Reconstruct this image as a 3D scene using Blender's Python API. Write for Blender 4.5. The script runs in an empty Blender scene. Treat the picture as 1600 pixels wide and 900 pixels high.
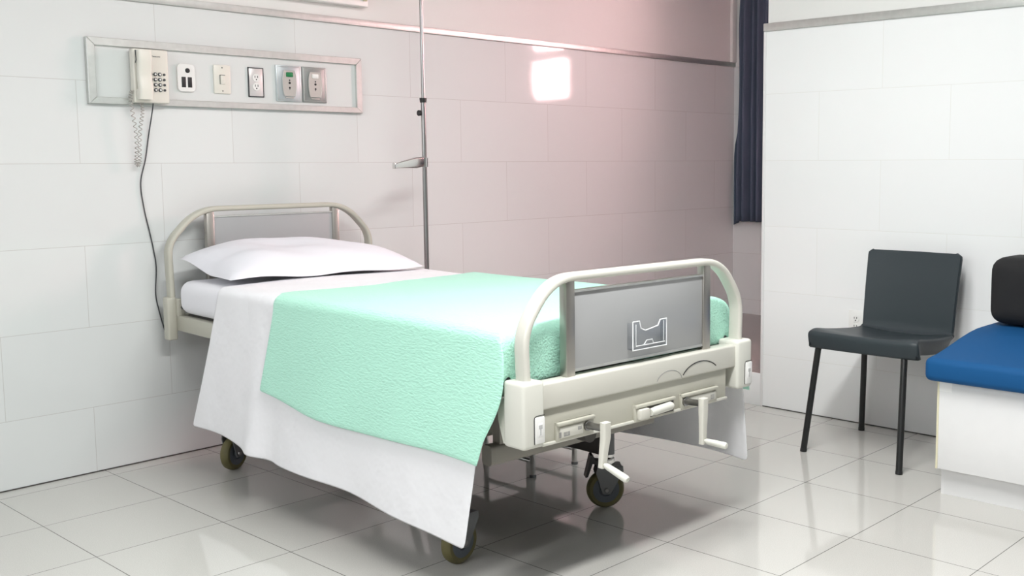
import bpy, bmesh, math, random
from mathutils import Vector, Matrix
random.seed(7)
PI = math.pi
SC = bpy.context.scene
COL = SC.collection

# ------------------------------------------------------------------ camera
FX = 1650.49
pitch, yaw, roll = 0.10351, 0.84378, -0.00444
F = Vector((math.sin(yaw)*math.cos(pitch), math.cos(yaw)*math.cos(pitch), -math.sin(pitch)))
R0 = Vector((math.cos(yaw), -math.sin(yaw), 0)); U0 = R0.cross(F)
R = R0*math.cos(roll) + U0*math.sin(roll); U = -R0*math.sin(roll) + U0*math.cos(roll)
cd = bpy.data.cameras.new('camera'); cam = bpy.data.objects.new('camera', cd); COL.objects.link(cam)
M = Matrix((R, U, -F)).transposed().to_4x4(); M.translation = (0, 0, 1.1568)
cam.matrix_world = M
cd.sensor_width = 36; cd.lens = FX/1600*36
cd.shift_x = -150.29/1600; cd.shift_y = -26.62/1600
cd.clip_start = 0.02
SC.camera = cam

# ------------------------------------------------------------------ light
SC.view_settings.view_transform = 'Standard'; SC.view_settings.look = 'None'
SC.view_settings.gamma = 1; SC.view_settings.use_curve_mapping = False
SC.view_settings.exposure = 0.06
W = bpy.data.worlds.new('daylight'); SC.world = W; W.use_nodes = True
W.node_tree.nodes['Background'].inputs[0].default_value = (1.0, 0.61, 0.62, 1)
W.node_tree.nodes['Background'].inputs[1].default_value = 130.0

def area(name, loc, size, energy, col=(1, 1, 1), rot=(0, 0, 0), portal=False):
    l = bpy.data.lights.new(name, 'AREA'); l.shape = 'RECTANGLE'; l.size, l.size_y = size
    l.energy = energy; l.color = col
    o = bpy.data.objects.new(name, l); COL.objects.link(o); o.location = loc; o.rotation_euler = rot
    if portal: l.cycles.is_portal = True
    return o
area('ceiling_lamp_front', (1.40, 1.05, 2.56), (1.5, 0.22), 74, (1.0, 1.0, 0.985))
area('ceiling_lamp_rear', (2.45, 1.80, 2.56), (0.9, 0.4), 26, (1.0, 1.0, 0.985))
area('left_fill', (-1.40, 1.7, 1.95), (1.1, 2.2), 54, (0.97, 0.985, 1.0), rot=(0, -PI/2, 0))  # added fill for the bed's left side; the left wall has no window
area('window_portal', (5.96, 2.90, 2.0), (0.9, 2.2), 1, rot=(0, PI/2, 0), portal=True)

# ------------------------------------------------------------------ materials
def nt(name):
    m = bpy.data.materials.new(name); m.use_nodes = True
    t = m.node_tree; return m, t, t.nodes, t.links, t.nodes['Principled BSDF']
def mat(name, col, rough=0.5, metal=0.0, var=0.0, vscale=8, bump=0.0, bscale=200, bdist=0.001, aniso=None, spec=None, sheen=0):
    m, t, N, L, b = nt(name)
    b.inputs['Roughness'].default_value = rough; b.inputs['Metallic'].default_value = metal
    if spec is not None: b.inputs['Specular IOR Level'].default_value = spec
    if sheen: b.inputs['Sheen Weight'].default_value = sheen
    tc = N.new('ShaderNodeTexCoord')
    n = N.new('ShaderNodeTexNoise'); n.inputs['Scale'].default_value = vscale; n.inputs['Detail'].default_value = 4
    L.new(tc.outputs['Object'], n.inputs['Vector'])
    mx = N.new('ShaderNodeMix'); mx.data_type = 'RGBA'
    c = Vector(col)
    mx.inputs[6].default_value = (*[max(0, x*(1-var)) for x in c], 1); mx.inputs[7].default_value = (*[min(1, x*(1+var)) for x in c], 1)
    L.new(n.outputs['Fac'], mx.inputs[0]); L.new(mx.outputs[2], b.inputs['Base Color'])
    if bump:
        mp = N.new('ShaderNodeMapping')
        if aniso: mp.inputs['Scale'].default_value = aniso
        L.new(tc.outputs['Object'], mp.inputs['Vector'])
        n2 = N.new('ShaderNodeTexNoise'); n2.inputs['Scale'].default_value = bscale; n2.inputs['Detail'].default_value = 3
        L.new(mp.outputs[0], n2.inputs['Vector'])
        bp = N.new('ShaderNodeBump'); bp.inputs['Strength'].default_value = bump; bp.inputs['Distance'].default_value = bdist
        L.new(n2.outputs['Fac'], bp.inputs['Height']); L.new(bp.outputs[0], b.inputs['Normal'])
    return m

def brick_vec(N, L, axes, off):
    g = N.new('ShaderNodeNewGeometry'); s = N.new('ShaderNodeSeparateXYZ'); L.new(g.outputs['Position'], s.inputs[0])
    c = N.new('ShaderNodeCombineXYZ')
    for i in range(2):
        a = N.new('ShaderNodeMath'); a.operation = 'SUBTRACT'; a.inputs[1].default_value = off[i]
        L.new(s.outputs[axes[i]], a.inputs[0]); L.new(a.outputs[0], c.inputs[i])
    return c, s, g

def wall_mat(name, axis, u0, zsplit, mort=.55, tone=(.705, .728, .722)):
    """glazed running-bond wall tile below the trim, rough plaster above"""
    m, t, N, L, b = nt(name)
    c, s, g = brick_vec(N, L, (axis, 2), (u0 + .3028, 0.2488-.3026))
    k = N.new('ShaderNodeTexBrick'); k.offset = .5; k.offset_frequency = 2; k.squash = 1
    k.inputs['Scale'].default_value = 1; k.inputs['Brick Width'].default_value = .6056; k.inputs['Row Height'].default_value = .3026
    k.inputs['Mortar Size'].default_value = .0011; k.inputs['Mortar Smooth'].default_value = .2
    k.inputs['Color1'].default_value = (*[x-.01 for x in tone], 1); k.inputs['Color2'].default_value = (*[x+.01 for x in tone], 1)
    k.inputs['Mortar'].default_value = (mort, mort, mort*.97, 1); k.inputs['Bias'].default_value = 0
    L.new(c.outputs[0], k.inputs['Vector'])
    up = N.new('ShaderNodeMath'); up.operation = 'GREATER_THAN'; up.inputs[1].default_value = zsplit; L.new(s.outputs[2], up.inputs[0])
    n = N.new('ShaderNodeTexNoise'); n.inputs['Scale'].default_value = 160; n.inputs['Detail'].default_value = 4; L.new(g.outputs['Position'], n.inputs['Vector'])
    mx = N.new('ShaderNodeMix'); mx.data_type = 'RGBA'; L.new(up.outputs[0], mx.inputs[0]); L.new(k.outputs['Color'], mx.inputs[6])
    mx.inputs[7].default_value = (.77, .77, .75, 1); L.new(mx.outputs[2], b.inputs['Base Color'])
    r = N.new('ShaderNodeMapRange'); r.inputs[3].default_value = .07; r.inputs[4].default_value = .8; L.new(up.outputs[0], r.inputs[0]); L.new(r.outputs[0], b.inputs['Roughness'])
    w = N.new('ShaderNodeTexNoise'); w.inputs['Scale'].default_value = 5; L.new(g.outputs['Position'], w.inputs['Vector'])
    h0 = N.new('ShaderNodeMath'); h0.operation = 'MULTIPLY_ADD'; h0.inputs[1].default_value = -1.0; L.new(k.outputs['Fac'], h0.inputs[0]); L.new(w.outputs['Fac'], h0.inputs[2])
    hm = N.new('ShaderNodeMix'); L.new(up.outputs[0], hm.inputs[0]); L.new(h0.outputs[0], hm.inputs[2]); L.new(n.outputs['Fac'], hm.inputs[3])
    b.inputs['Specular IOR Level'].default_value = .25
    bp = N.new('ShaderNodeBump'); bp.inputs['Strength'].default_value = .25; bp.inputs['Distance'].default_value = .002
    L.new(hm.outputs[0], bp.inputs['Height']); L.new(bp.outputs[0], b.inputs['Normal'])
    return m

def floor_mat(name, c1, c2, mortar, rough, size, off, msize=.0013):
    m, t, N, L, b = nt(name)
    c, s, g = brick_vec(N, L, (0, 1), off)
    k = N.new('ShaderNodeTexBrick'); k.offset = 0; k.squash = 1
    k.inputs['Scale'].default_value = 1; k.inputs['Brick Width'].default_value = size; k.inputs['Row Height'].default_value = size
    k.inputs['Mortar Size'].default_value = msize; k.inputs['Mortar Smooth'].default_value = .15
    k.inputs['Color1'].default_value = (*c1, 1); k.inputs['Color2'].default_value = (*c2, 1); k.inputs['Mortar'].default_value = (*mortar, 1)
    L.new(c.outputs[0], k.inputs['Vector'])
    n = N.new('ShaderNodeTexNoise'); n.inputs['Scale'].default_value = 420; n.inputs['Detail'].default_value = 2; L.new(g.outputs['Position'], n.inputs['Vector'])
    r = N.new('ShaderNodeMapRange'); r.inputs[1].default_value = .3; r.inputs[2].default_value = .7; r.inputs[3].default_value = .88; r.inputs[4].default_value = 1.08
    L.new(n.outputs['Fac'], r.inputs[0])
    mu = N.new('ShaderNodeMix'); mu.data_type = 'RGBA'; mu.blend_type = 'MULTIPLY'; mu.inputs[0].default_value = 1
    L.new(k.outputs['Color'], mu.inputs[6]); L.new(r.outputs[0], mu.inputs[7]); L.new(mu.outputs[2], b.inputs['Base Color'])
    b.inputs['Roughness'].default_value = rough
    bp = N.new('ShaderNodeBump'); bp.invert = True; bp.inputs['Strength'].default_value = .3; bp.inputs['Distance'].default_value = .001
    L.new(k.outputs['Fac'], bp.inputs['Height']); L.new(bp.outputs[0], b.inputs['Normal'])
    return m

def glass_mat(name, tint=(1, 1, 1), rough=0.02, ior=1.45):
    m = bpy.data.materials.new(name); m.use_nodes = True; t = m.node_tree; N = t.nodes; L = t.links
    N.clear(); o = N.new('ShaderNodeOutputMaterial'); tr = N.new('ShaderNodeBsdfTransparent'); tr.inputs[0].default_value = (*tint, 1)
    gl = N.new('ShaderNodeBsdfGlossy'); gl.inputs['Roughness'].default_value = rough
    lw = N.new('ShaderNodeLayerWeight'); p5 = N.new('ShaderNodeMath'); p5.operation = 'POWER'; p5.inputs[1].default_value = 4
    L.new(lw.outputs['Facing'], p5.inputs[0]); fr = N.new('ShaderNodeMath'); fr.operation = 'MULTIPLY_ADD'; fr.inputs[1].default_value = .9; fr.inputs[2].default_value = .04
    L.new(p5.outputs[0], fr.inputs[0])
    mx = N.new('ShaderNodeMixShader'); L.new(fr.outputs[0], mx.inputs[0]); L.new(tr.outputs[0], mx.inputs[1]); L.new(gl.outputs[0], mx.inputs[2]); L.new(mx.outputs[0], o.inputs[0])
    return m

MT = {}
MT['wall1'] = wall_mat('glazed_tile_back', 0, 1.62, 1.764)  # same tile as the right wall; its dimmer light is put into the tone
MT['wall2'] = wall_mat('glazed_tile_right', 1, 2.44, 1.75, .75, (.83, .84, .84))  # stronger light on this wall is put into the pale tone and joints
MT['wallx'] = wall_mat('glazed_tile_recess', 1, 2.6, 1.764)
MT['floor'] = floor_mat('porcelain_floor', (.56, .55, .52), (.58, .57, .54), (.10, .095, .085), .07, .4, (1.648-4, 3.94-8))
MT['platform'] = floor_mat('brown_platform_tile', (.20, .165, .15), (.22, .18, .165), (.09, .08, .07), .12, .3, (4.152-3, 4.02-6))
MT['plaster'] = mat('white_plaster', (.8, .8, .78), .8, bump=.2, bscale=150)
MT['ceil'] = mat('grey_ceiling', (.42, .42, .42), .9)
MT['plain'] = mat('grey_painted_wall', (.30, .30, .30), .85)
MT['alu'] = mat('brushed_aluminium', (.60, .61, .59), .45, .75, var=.12, vscale=40, bump=.15, bscale=60, aniso=(2, 40, 40))
MT['satin'] = mat('satin_aluminium', (.45, .43, .40), .38, 1.0, var=.08)
MT['chrome'] = mat('chrome', (.72, .72, .70), .12, 1.0)
MT['steel'] = mat('steel_tube', (.34, .335, .33), .28, 1.0, var=.1, vscale=30)
MT['cream'] = mat('cream_enamel', (.62, .61, .55), .35, var=.03, vscale=5)
MT['beige'] = mat('greige_enamel', (.50, .49, .42), .38, var=.03, vscale=5)
MT['greige_dark'] = mat('greige_enamel_dull', (.30, .285, .25), .45, var=.05)
MT['plastic'] = mat('cream_plastic', (.66, .66, .60), .35)
MT['white_pl'] = mat('white_plastic', (.80, .80, .78), .3)
MT['ivory'] = mat('ivory_plastic', (.74, .72, .65), .35)
MT['cord'] = mat('grey_beige_cord', (.42, .40, .37), .45)
MT['laminate'] = mat('grey_laminate', (.38, .385, .39), .3, var=.03, vscale=4)
MT['black'] = mat('black_plastic', (.015, .015, .016), .45)
MT['darkgrey'] = mat('dark_grey_plastic', (.05, .055, .06), .4)
MT['tyre'] = mat('olive_tyre', (.14, .125, .05), .55, var=.25, vscale=30)
MT['hub'] = mat('blue_grey_hub', (.11, .125, .145), .4)
MT['fork'] = mat('grey_fork', (.19, .195, .20), .4, .3)
MT['linen'] = mat('white_linen', (.93, .93, .955), .85, bump=.6, bscale=8, bdist=.02, sheen=.1)
def translucent(m, col, f):
    t = m.node_tree; N = t.nodes; L = t.links; out = [n for n in N if n.type == 'OUTPUT_MATERIAL'][0]; b = N['Principled BSDF']
    tr = N.new('ShaderNodeBsdfTranslucent'); tr.inputs[0].default_value = (*col, 1); mx = N.new('ShaderNodeMixShader'); mx.inputs[0].default_value = f
    L.new(b.outputs[0], mx.inputs[1]); L.new(tr.outputs[0], mx.inputs[2]); L.new(mx.outputs[0], out.inputs[0])
translucent(MT['linen'], (.95, .95, .97), .12)
MT['mattress'] = mat('white_mattress_cover', (.82, .82, .86), .85, bump=.25, bscale=14, bdist=.006)
MT['pillow'] = mat('white_pillowcase', (.74, .74, .785), .85, bump=.35, bscale=9, bdist=.012)
MT['blanket'] = mat('mint_fleece', (.44, .80, .65), .95, var=.04, vscale=3, bump=.9, bscale=190, bdist=.004, aniso=(1, .33, 1), sheen=.25)
MT['chair'] = mat('charcoal_plastic', (.034, .044, .050), .42, spec=.35, bump=.06, bscale=500, bdist=.0005)
MT['chairleg'] = mat('black_tube', (.012, .013, .013), .4)
MT['navy'] = mat('navy_vinyl', (.006, .075, .215), .7, spec=.2, bump=.2, bscale=400, bdist=.0006)
MT['blackcloth'] = mat('black_fabric', (.008, .008, .009), .85, bump=.35, bscale=18, bdist=.008)
MT['curtain'] = mat('slate_curtain', (.075, .098, .145), .85, var=.12, vscale=4, bump=.2, bscale=300)
MT['melamine'] = mat('white_melamine', (.76, .76, .76), .4, var=.02, vscale=20)
MT['tape'] = mat('yellowed_edge', (.70, .66, .48), .5)
MT['green'] = mat('green_badge', (.005, .20, .06), .4)
MT['gas1'] = mat('pale_brushed_plate', (.60, .64, .66), .35, .6)
MT['gas2'] = mat('dull_grey_plate', (.33, .34, .33), .4, .5)
MT['gas_face'] = mat('warm_grey_plate', (.52, .49, .46), .4, .2)
MT['ss'] = mat('stainless_plate', (.78, .74, .73), .3, .45)
MT['acrylic'] = glass_mat('clear_acrylic', (.93, .94, .95), .08)
MT['acrylic_edge'] = mat('frosted_acrylic_edge', (.80, .81, .82), .15)
MT['glass'] = glass_mat('window_glass')
MT['sticker'] = mat('pale_sticker', (.83, .83, .82), .5)
MT['ink_pale'] = mat('pale_ink', (.5, .5, .5), .6)
MT['ink'] = mat('faded_ink', (.25, .25, .25), .6)
MT['dark_in'] = mat('dark_mechanism', (.07, .065, .06), .5, .3)

# ------------------------------------------------------------------ mesh helpers
def nb(): return bmesh.new()
def add_box(bm, lo, hi, bev=0.0, seg=2, mtx=None):
    b = bmesh.new(); bmesh.ops.create_cube(b, size=1)
    lo = Vector(lo); hi = Vector(hi)
    for v in b.verts: v.co = Vector([(lo[i]+hi[i])/2 + v.co[i]*(hi[i]-lo[i]) for i in range(3)])
    if bev: bmesh.ops.bevel(b, geom=b.edges[:], offset=bev, segments=seg, profile=.5, affect='EDGES')
    if mtx is not None: bmesh.ops.transform(b, matrix=mtx, verts=b.verts[:])
    merge(bm, b)
def merge(bm, b):
    me = bpy.data.meshes.new('tmp'); b.to_mesh(me); b.free(); bm.from_mesh(me); bpy.data.meshes.remove(me)
def frames(path):
    n = len(path); T = []
    for i in range(n):
        a = path[max(0, i-1)]; c = path[min(n-1, i+1)]; T.append((c-a).normalized())
    return T
def add_sweep(bm, path, section, up=Vector((0, 0, 1)), scale=None, caps=True, fixed=None):
    """section: list of (a,b) offsets; a along side vector, b along 'fixed' (or computed) vector"""
    path = [Vector(p) for p in path]; T = frames(path); rings = []
    nrm = None
    for i, p in enumerate(path):
        t = T[i]
        if fixed is not None: b_ = Vector(fixed); a_ = t.cross(b_).normalized(); b_ = a_.cross(t).normalized()
        else:
            if nrm is None:
                ref = Vector((0, 0, 1)) if abs(t.z) < .9 else Vector((1, 0, 0))
                nrm = t.cross(ref).normalized()
            nrm = (nrm - t*nrm.dot(t)).normalized(); a_ = nrm; b_ = t.cross(nrm)
        k = scale[i] if scale else 1
        rings.append([bm.verts.new(p + a_*s[0]*k + b_*s[1]*k) for s in section])
    m = len(section)
    for i in range(len(rings)-1):
        for j in range(m): bm.faces.new((rings[i][j], rings[i][(j+1) % m], rings[i+1][(j+1) % m], rings[i+1][j]))
    if caps: bm.faces.new(rings[0][::-1]); bm.faces.new(rings[-1])
def circ(r, n=14): return [(r*math.cos(2*PI*i/n), r*math.sin(2*PI*i/n)) for i in range(n)]
def rrect(w, h, r, n=3):
    out = []
    for cx, cy, a0 in ((w/2-r, h/2-r, 0), (-w/2+r, h/2-r, PI/2), (-w/2+r, -h/2+r, PI), (w/2-r, -h/2+r, 1.5*PI)):
        for k in range(n+1): out.append((cx+r*math.cos(a0+k*PI/2/n), cy+r*math.sin(a0+k*PI/2/n)))
    return out
def add_tube(bm, path, r, n=14): add_sweep(bm, path, circ(r, n))
def add_cyl(bm, a, b, r, n=20, r2=None):
    add_sweep(bm, [a, b], circ(r, n), scale=[1, (r2 if r2 is not None else r)/r])
def smooth_path(pts, n=8):
    """Catmull-Rom"""
    P = [Vector(p) for p in pts]; out = []
    P = [P[0]*2-P[1]] + P + [P[-1]*2-P[-2]]
    for i in range(1, len(P)-2):
        for k in range(n):
            t = k/n; a, b, c, d = P[i-1:i+3]
            out.append(.5*((2*b)+(c-a)*t+(2*a-5*b+4*c-d)*t*t+(3*b-a-3*c+d)*t**3))
    out.append(P[-2]); return out
def round_path(pts, rads, n=6):
    """polyline with filleted corners"""
    P = [Vector(p) for p in pts]; out = [P[0]]
    for i in range(1, len(P)-1):
        r = rads[i-1]; a = (P[i-1]-P[i]); b = (P[i+1]-P[i]); r_ = min(r, a.length*.49, b.length*.49)
        p0 = P[i]+a.normalized()*r_; p2 = P[i]+b.normalized()*r_
        for k in range(n+1):
            t = k/n; out.append(p0*(1-t)**2 + P[i]*2*t*(1-t) + p2*t*t)
    out.append(P[-1]); return out
def add_lathe(bm, prof, origin, axis, n=32, closed=False):
    """prof: (r, h) along axis"""
    origin = Vector(origin); axis = Vector(axis).normalized()
    ref = Vector((0, 0, 1)) if abs(axis.z) < .9 else Vector((1, 0, 0))
    a = axis.cross(ref).normalized(); b = axis.cross(a); rings = []
    for r, h in prof:
        rings.append([bm.verts.new(origin+axis*h+(a*math.cos(2*PI*i/n)+b*math.sin(2*PI*i/n))*max(r, 1e-5)) for i in range(n)])
    R_ = len(rings); rng = range(R_) if closed else range(R_-1)
    for i in rng:
        for j in range(n): bm.faces.new((rings[i][j], rings[i][(j+1) % n], rings[(i+1) % R_][(j+1) % n], rings[(i+1) % R_][j]))
    if not closed: bm.faces.new(rings[0][::-1]); bm.faces.new(rings[-1])
def add_prism(bm, poly, origin, ea, eb, ec, depth):
    """poly in (a,b) extruded by depth along ec"""
    o = Vector(origin); ea = Vector(ea); eb = Vector(eb); ec = Vector(ec)
    f = [bm.verts.new(o+ea*p[0]+eb*p[1]) for p in poly]; g = [bm.verts.new(o+ea*p[0]+eb*p[1]+ec*depth) for p in poly]
    bm.faces.new(f[::-1]); bm.faces.new(g)
    for i in range(len(poly)):
        j = (i+1) % len(poly); bm.faces.new((f[i], f[j], g[j], g[i]))
def add_grid(bm, rows, flip=False):
    V = [[bm.verts.new(p) for p in r] for r in rows]
    for i in range(len(V)-1):
        for j in range(len(V[0])-1):
            q = (V[i][j], V[i][j+1], V[i+1][j+1], V[i+1][j]); bm.faces.new(q[::-1] if flip else q)
def obj(name, bm, m, parent=None, smooth=35):
    bmesh.ops.recalc_face_normals(bm, faces=bm.faces[:])
    me = bpy.data.meshes.new(name); bm.to_mesh(me); bm.free()
    if smooth:
        me.polygons.foreach_set('use_smooth', [True]*len(me.polygons))
        me.set_sharp_from_angle(angle=math.radians(smooth))
    me.materials.append(MT[m] if isinstance(m, str) else m)
    o = bpy.data.objects.new(name, me); COL.objects.link(o)
    if parent: o.parent = parent
    return o
def cloth(name, bm, m, thick, parent=None, sub=1, offset=0):
    o = obj(name, bm, m, parent, smooth=180)
    s = o.modifiers.new('thickness', 'SOLIDIFY'); s.thickness = thick; s.offset = offset
    if sub:
        d = o.modifiers.new('smooth', 'SUBSURF'); d.levels = sub; d.render_levels = sub
    return o
def tag(o, label, cat, group=None):
    o['label'] = label; o['category'] = cat
    if group: o['group'] = group
    return o
def thing(name, label, cat, loc=(0, 0, 0), rotz=0, group=None):
    o = bpy.data.objects.new(name, None); COL.objects.link(o); o.location = loc; o.rotation_euler = (0, 0, rotz); o.empty_display_size = .1
    return tag(o, label, cat, group)
def struct(name, bm, m, parent=None, smooth=35):
    o = obj(name, bm, m, parent, smooth)
    if not parent: o['kind'] = 'structure'
    return o
def sst(a, b, x):
    t = max(0, min(1, (x-a)/(b-a))); return t*t*(3-2*t)

# ------------------------------------------------------------------ room
Y1, X2, X3, CE = 4.024, 4.152, 5.77, 2.6
b = nb(); add_box(b, (-1.7, -1.8, -.1), (6.0, Y1+.2, 0)); struct('floor', b, 'floor')
b = nb(); add_box(b, (-1.7, -1.8, CE), (6.0, Y1+.2, CE+.1)); struct('ceiling', b, 'ceil')
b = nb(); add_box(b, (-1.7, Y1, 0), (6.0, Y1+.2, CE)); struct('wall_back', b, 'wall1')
b = nb(); add_box(b, (X2, -1.6, 0), (X2+.12, 2.729, 1.768)); add_box(b, (X2+.008, -1.6, 1.768), (X2+.12, 2.715, CE)); struct('wall_right', b, 'wall2')
b = nb(); add_box(b, (-1.7, -1.6, 0), (-1.5, Y1, CE)); struct('wall_left', b, 'plain')
b = nb(); add_box(b, (-1.7, -1.8, 0), (6.0, -1.6, CE)); struct('wall_front', b, 'plain')
# recess wall with the window opening
wy0, wy1, wz0, wz1 = 1.85, 3.84, 1.60, 2.42
b = nb()
add_box(b, (X3, -1.6, 0), (X3+.2, Y1, wz0)); add_box(b, (X3, -1.6, wz1), (X3+.2, Y1, CE))
add_box(b, (X3, -1.6, wz0), (X3+.2, wy0, wz1)); add_box(b, (X3, wy1, wz0), (X3+.2, Y1, wz1))
struct('wall_recess', b, 'wallx')
# raised platform in the recess
b = nb(); add_box(b, (X2+.012, -1.6, 0), (X3, Y1, .152)); struct('floor_platform', b, 'platform')
b = nb(); add_box(b, (X2-.002, 2.731, 0), (X2+.012, Y1, .154), .002); struct('trim_5', b, 'melamine')
# window
b = nb(); 
for lo, hi in (((wy0, wz0), (wy1, wz0+.04)), ((wy0, wz1-.04), (wy1, wz1)), ((wy0, wz0), (wy0+.04, wz1)), ((wy1-.02, wz0), (wy1, wz1)), ((wy0, 1.925), (wy1, 2.0)), ((2.60, wz0), (2.64, wz1)), ((3.3, wz0), (3.34, wz1))):
    add_box(b, (X3+.05, lo[0], lo[1]), (X3+.09, hi[0], hi[1]))
win = struct('window_1', b, 'melamine')
b = nb(); add_box(b, (X3+.068, wy0+.03, wz0+.03), (X3+.072, wy1-.01, wz1-.03)); obj('window_glass', b, 'glass', win)
b = nb()
for i in range(1, 30): add_box(b, (X3+.11, wy0+i*.07-.004, wz0), (X3+.118, wy0+i*.07+.004, wz1))
for i in range(1, 12): add_box(b, (X3+.118, wy0, wz0+i*.07-.004), (X3+.126, wy1, wz0+i*.07+.004))
obj('window_grille', b, 'melamine', win)
# aluminium dado trims
b = nb(); add_box(b, (-1.5, Y1-.012, 1.762), (X3, Y1, 1.791), .003); struct('trim_1', b, 'alu')
b = nb(); add_box(b, (X2-.010, -1.6, 1.742), (X2+.008, 2.731, 1.778), .003); struct('trim_2', b, 'alu')
b = nb(); add_box(b, (X2-.003, 2.718, 0), (X2+.12, 2.733, 1.742), .002); struct('trim_3', b, 'melamine')
b = nb(); add_box(b, (X3-.05, Y1-.02, 1.791), (X3-.0, Y1, CE), .003); struct('trim_4', b, 'plaster')

b = nb(); add_box(b, (-1.5, Y1-.003, 0), (X2, Y1, .004)); struct('trim_6', b, 'dark_in')
b = nb(); add_box(b, (X2-.003, -1.6, 0), (X2, 2.718, .004)); struct('trim_7', b, 'dark_in')

# ------------------------------------------------------------------ curtain
def curtain(y0, y1, ztop, zbot, label, seed, ragged):
    rnd = random.Random(seed); rows = []
    n = max(40, int((y1-y0)*230))
    ph = [rnd.uniform(0, 6.28) for _ in range(4)]
    for k in range(25):
        t = k/24; z = ztop+(zbot-ztop)*t; r = []
        for i in range(n+1):
            u = i/n; y = y1+(y0-y1)*u
            if ragged:
                y += (1-u)**4*(-.035*(1-sst(0, .35, t)) + .018*sst(.35, .8, t) + .012*math.sin(t*9))*1.0
            a = .016+.014*t
            x = X3-.062 - a*math.sin(y*118+ph[0]+.6*math.sin(t*3+ph[1])) - .012*math.sin(y*43+ph[2]+t)
            if ragged: x += .050*(1-sst(0, .05, u))
            zz = z - (.028*(1-sst(.0, .03, u)) if t == 1 and ragged else 0)
            r.append((x, y, zz))
        rows.append(r)
    bm = nb(); add_grid(bm, rows)
    t = thing('curtain', label, 'curtain', (0, 0, 0))
    o = cloth('curtain_cloth', bm, 'curtain', .002, t, 0)
    bm = nb(); add_cyl(bm, (X3-.06, y0-.03, ztop+.012), (X3-.06, min(y1+.03, Y1-.005), ztop+.012), .011); obj('curtain_rod', bm, 'steel', t)
    return t
curtain(2.585, 3.978, 2.46, .765, 'long slate blue curtain hanging in the far corner over the tiled ledge', 3, True)
curtain(1.5, 2.2, 2.46, .765, 'slate blue curtain added out of view behind the white wall to narrow the window light', 5, False)  # unseen curtain added to limit the window's reflection on the tiles

# ------------------------------------------------------------------ bed
TH = math.radians(2.88); BO = (2.232, 1.839, 0)
def at_bed(o):
    o.location = BO; o.rotation_euler = (0, 0, -TH); return o
bed = thing('hospital_bed', 'cream metal hospital bed with arched ends, hand cranks and castor wheels', 'bed', BO, -TH)

def arch(y, zb, zbend, ztop, hw, m, name, inset=.085):
    pts = [(-hw+.006, y, zb), (-hw, y, zbend), (-hw+inset, y, ztop-.018), (-hw+inset+.075, y, ztop), (hw-inset-.075, y, ztop), (hw-inset, y, ztop-.018), (hw, y, zbend), (hw-.006, y, zb)]
    pts = [pts[0], pts[1], (-hw+inset+.02, y, ztop), (hw-inset-.02, y, ztop), pts[6], pts[7]]
    path = round_path(pts, [.05, .085, .085, .05], 8)
    bm = nb(); add_sweep(bm, path, rrect(.02, .044, .008, 3), fixed=(0, 1, 0)); return obj(name, bm, m, bed)
FO = .030
arch(FO, .585, .735, .860, .436, 'cream', 'footboard_arch', .075)
arch(2.08, .60, .850, .978, .446, 'beige', 'headboard_arch', .10)  # cream like the foot arch; its shade is put into the beige

def end_board(y, z0, z1, zp0, zp1, nm):
    p = None
    for s in (-1, 1):
        bm = nb(); add_box(bm, (s*.278-.016, y-.014, z0), (s*.278+.016, y+.014, z1), .004); obj(nm+'_post', bm, 'satin', bed)
    bm = nb(); add_box(bm, (-.263, y-.007, zp0), (.263, y+.007, zp1), .002); return obj(nm+'_panel', bm, 'laminate', bed)
foot_panel = end_board(FO, .585, .853, .615, .820, 'footboard')
head_panel = end_board(2.08, .60, .972, .64, .945, 'headboard')
bm = nb(); add_box(bm, (-.263, FO-.012, .819), (.263, FO+.012, .824)); add_box(bm, (-.263, FO-.009, .610), (.263, FO+.009, .617)); obj('edge_strip', bm, 'alu', foot_panel)
bm = nb(); add_box(bm, (-.263, 2.07, .944), (.263, 2.09, .950)); obj('edge_strip', bm, 'alu', head_panel)
# clear chart holder on the foot panel
bm = nb(); outline = [(-.060, .641), (.078, .641), (.078, .716), (.052, .716), (.042, .700), (-.010, .692), (-.028, .700), (-.034, .720), (-.060, .720)]
add_prism(bm, outline, (0, FO-.030, 0), (1, 0, 0), (0, 0, 1), (0, 1, 0), .002); add_box(bm, (-.060, FO-.030, .641), (.078, FO-.008, .643)); [add_box(bm, (x-.001, FO-.029, .643), (x+.001, FO-.008, .716)) for x in (-.059, .077)]; holder = obj('chart_holder', bm, 'acrylic', foot_panel, 0)
bm = nb()
for k in range(len(outline)):
    p, q = outline[k], outline[(k+1) % len(outline)]
    add_tube(bm, [(p[0], FO-.029, p[1]), (q[0], FO-.029, q[1])], .0018, 8)
add_tube(bm, [(-.048, FO-.029, .712), (-.048, FO-.029, .652), (.070, FO-.029, .652)], .0016, 8)
add_tube(bm, [(-.015, FO-.029, .653), (-.005, FO-.029, .664), (.018, FO-.029, .664), (.024, FO-.029, .653)], .0016, 8)
add_tube(bm, [(.066, FO-.029, .712), (.066, FO-.029, .655)], .0012, 8)
obj('chart_holder_rim', bm, 'acrylic_edge', foot_panel)

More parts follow.
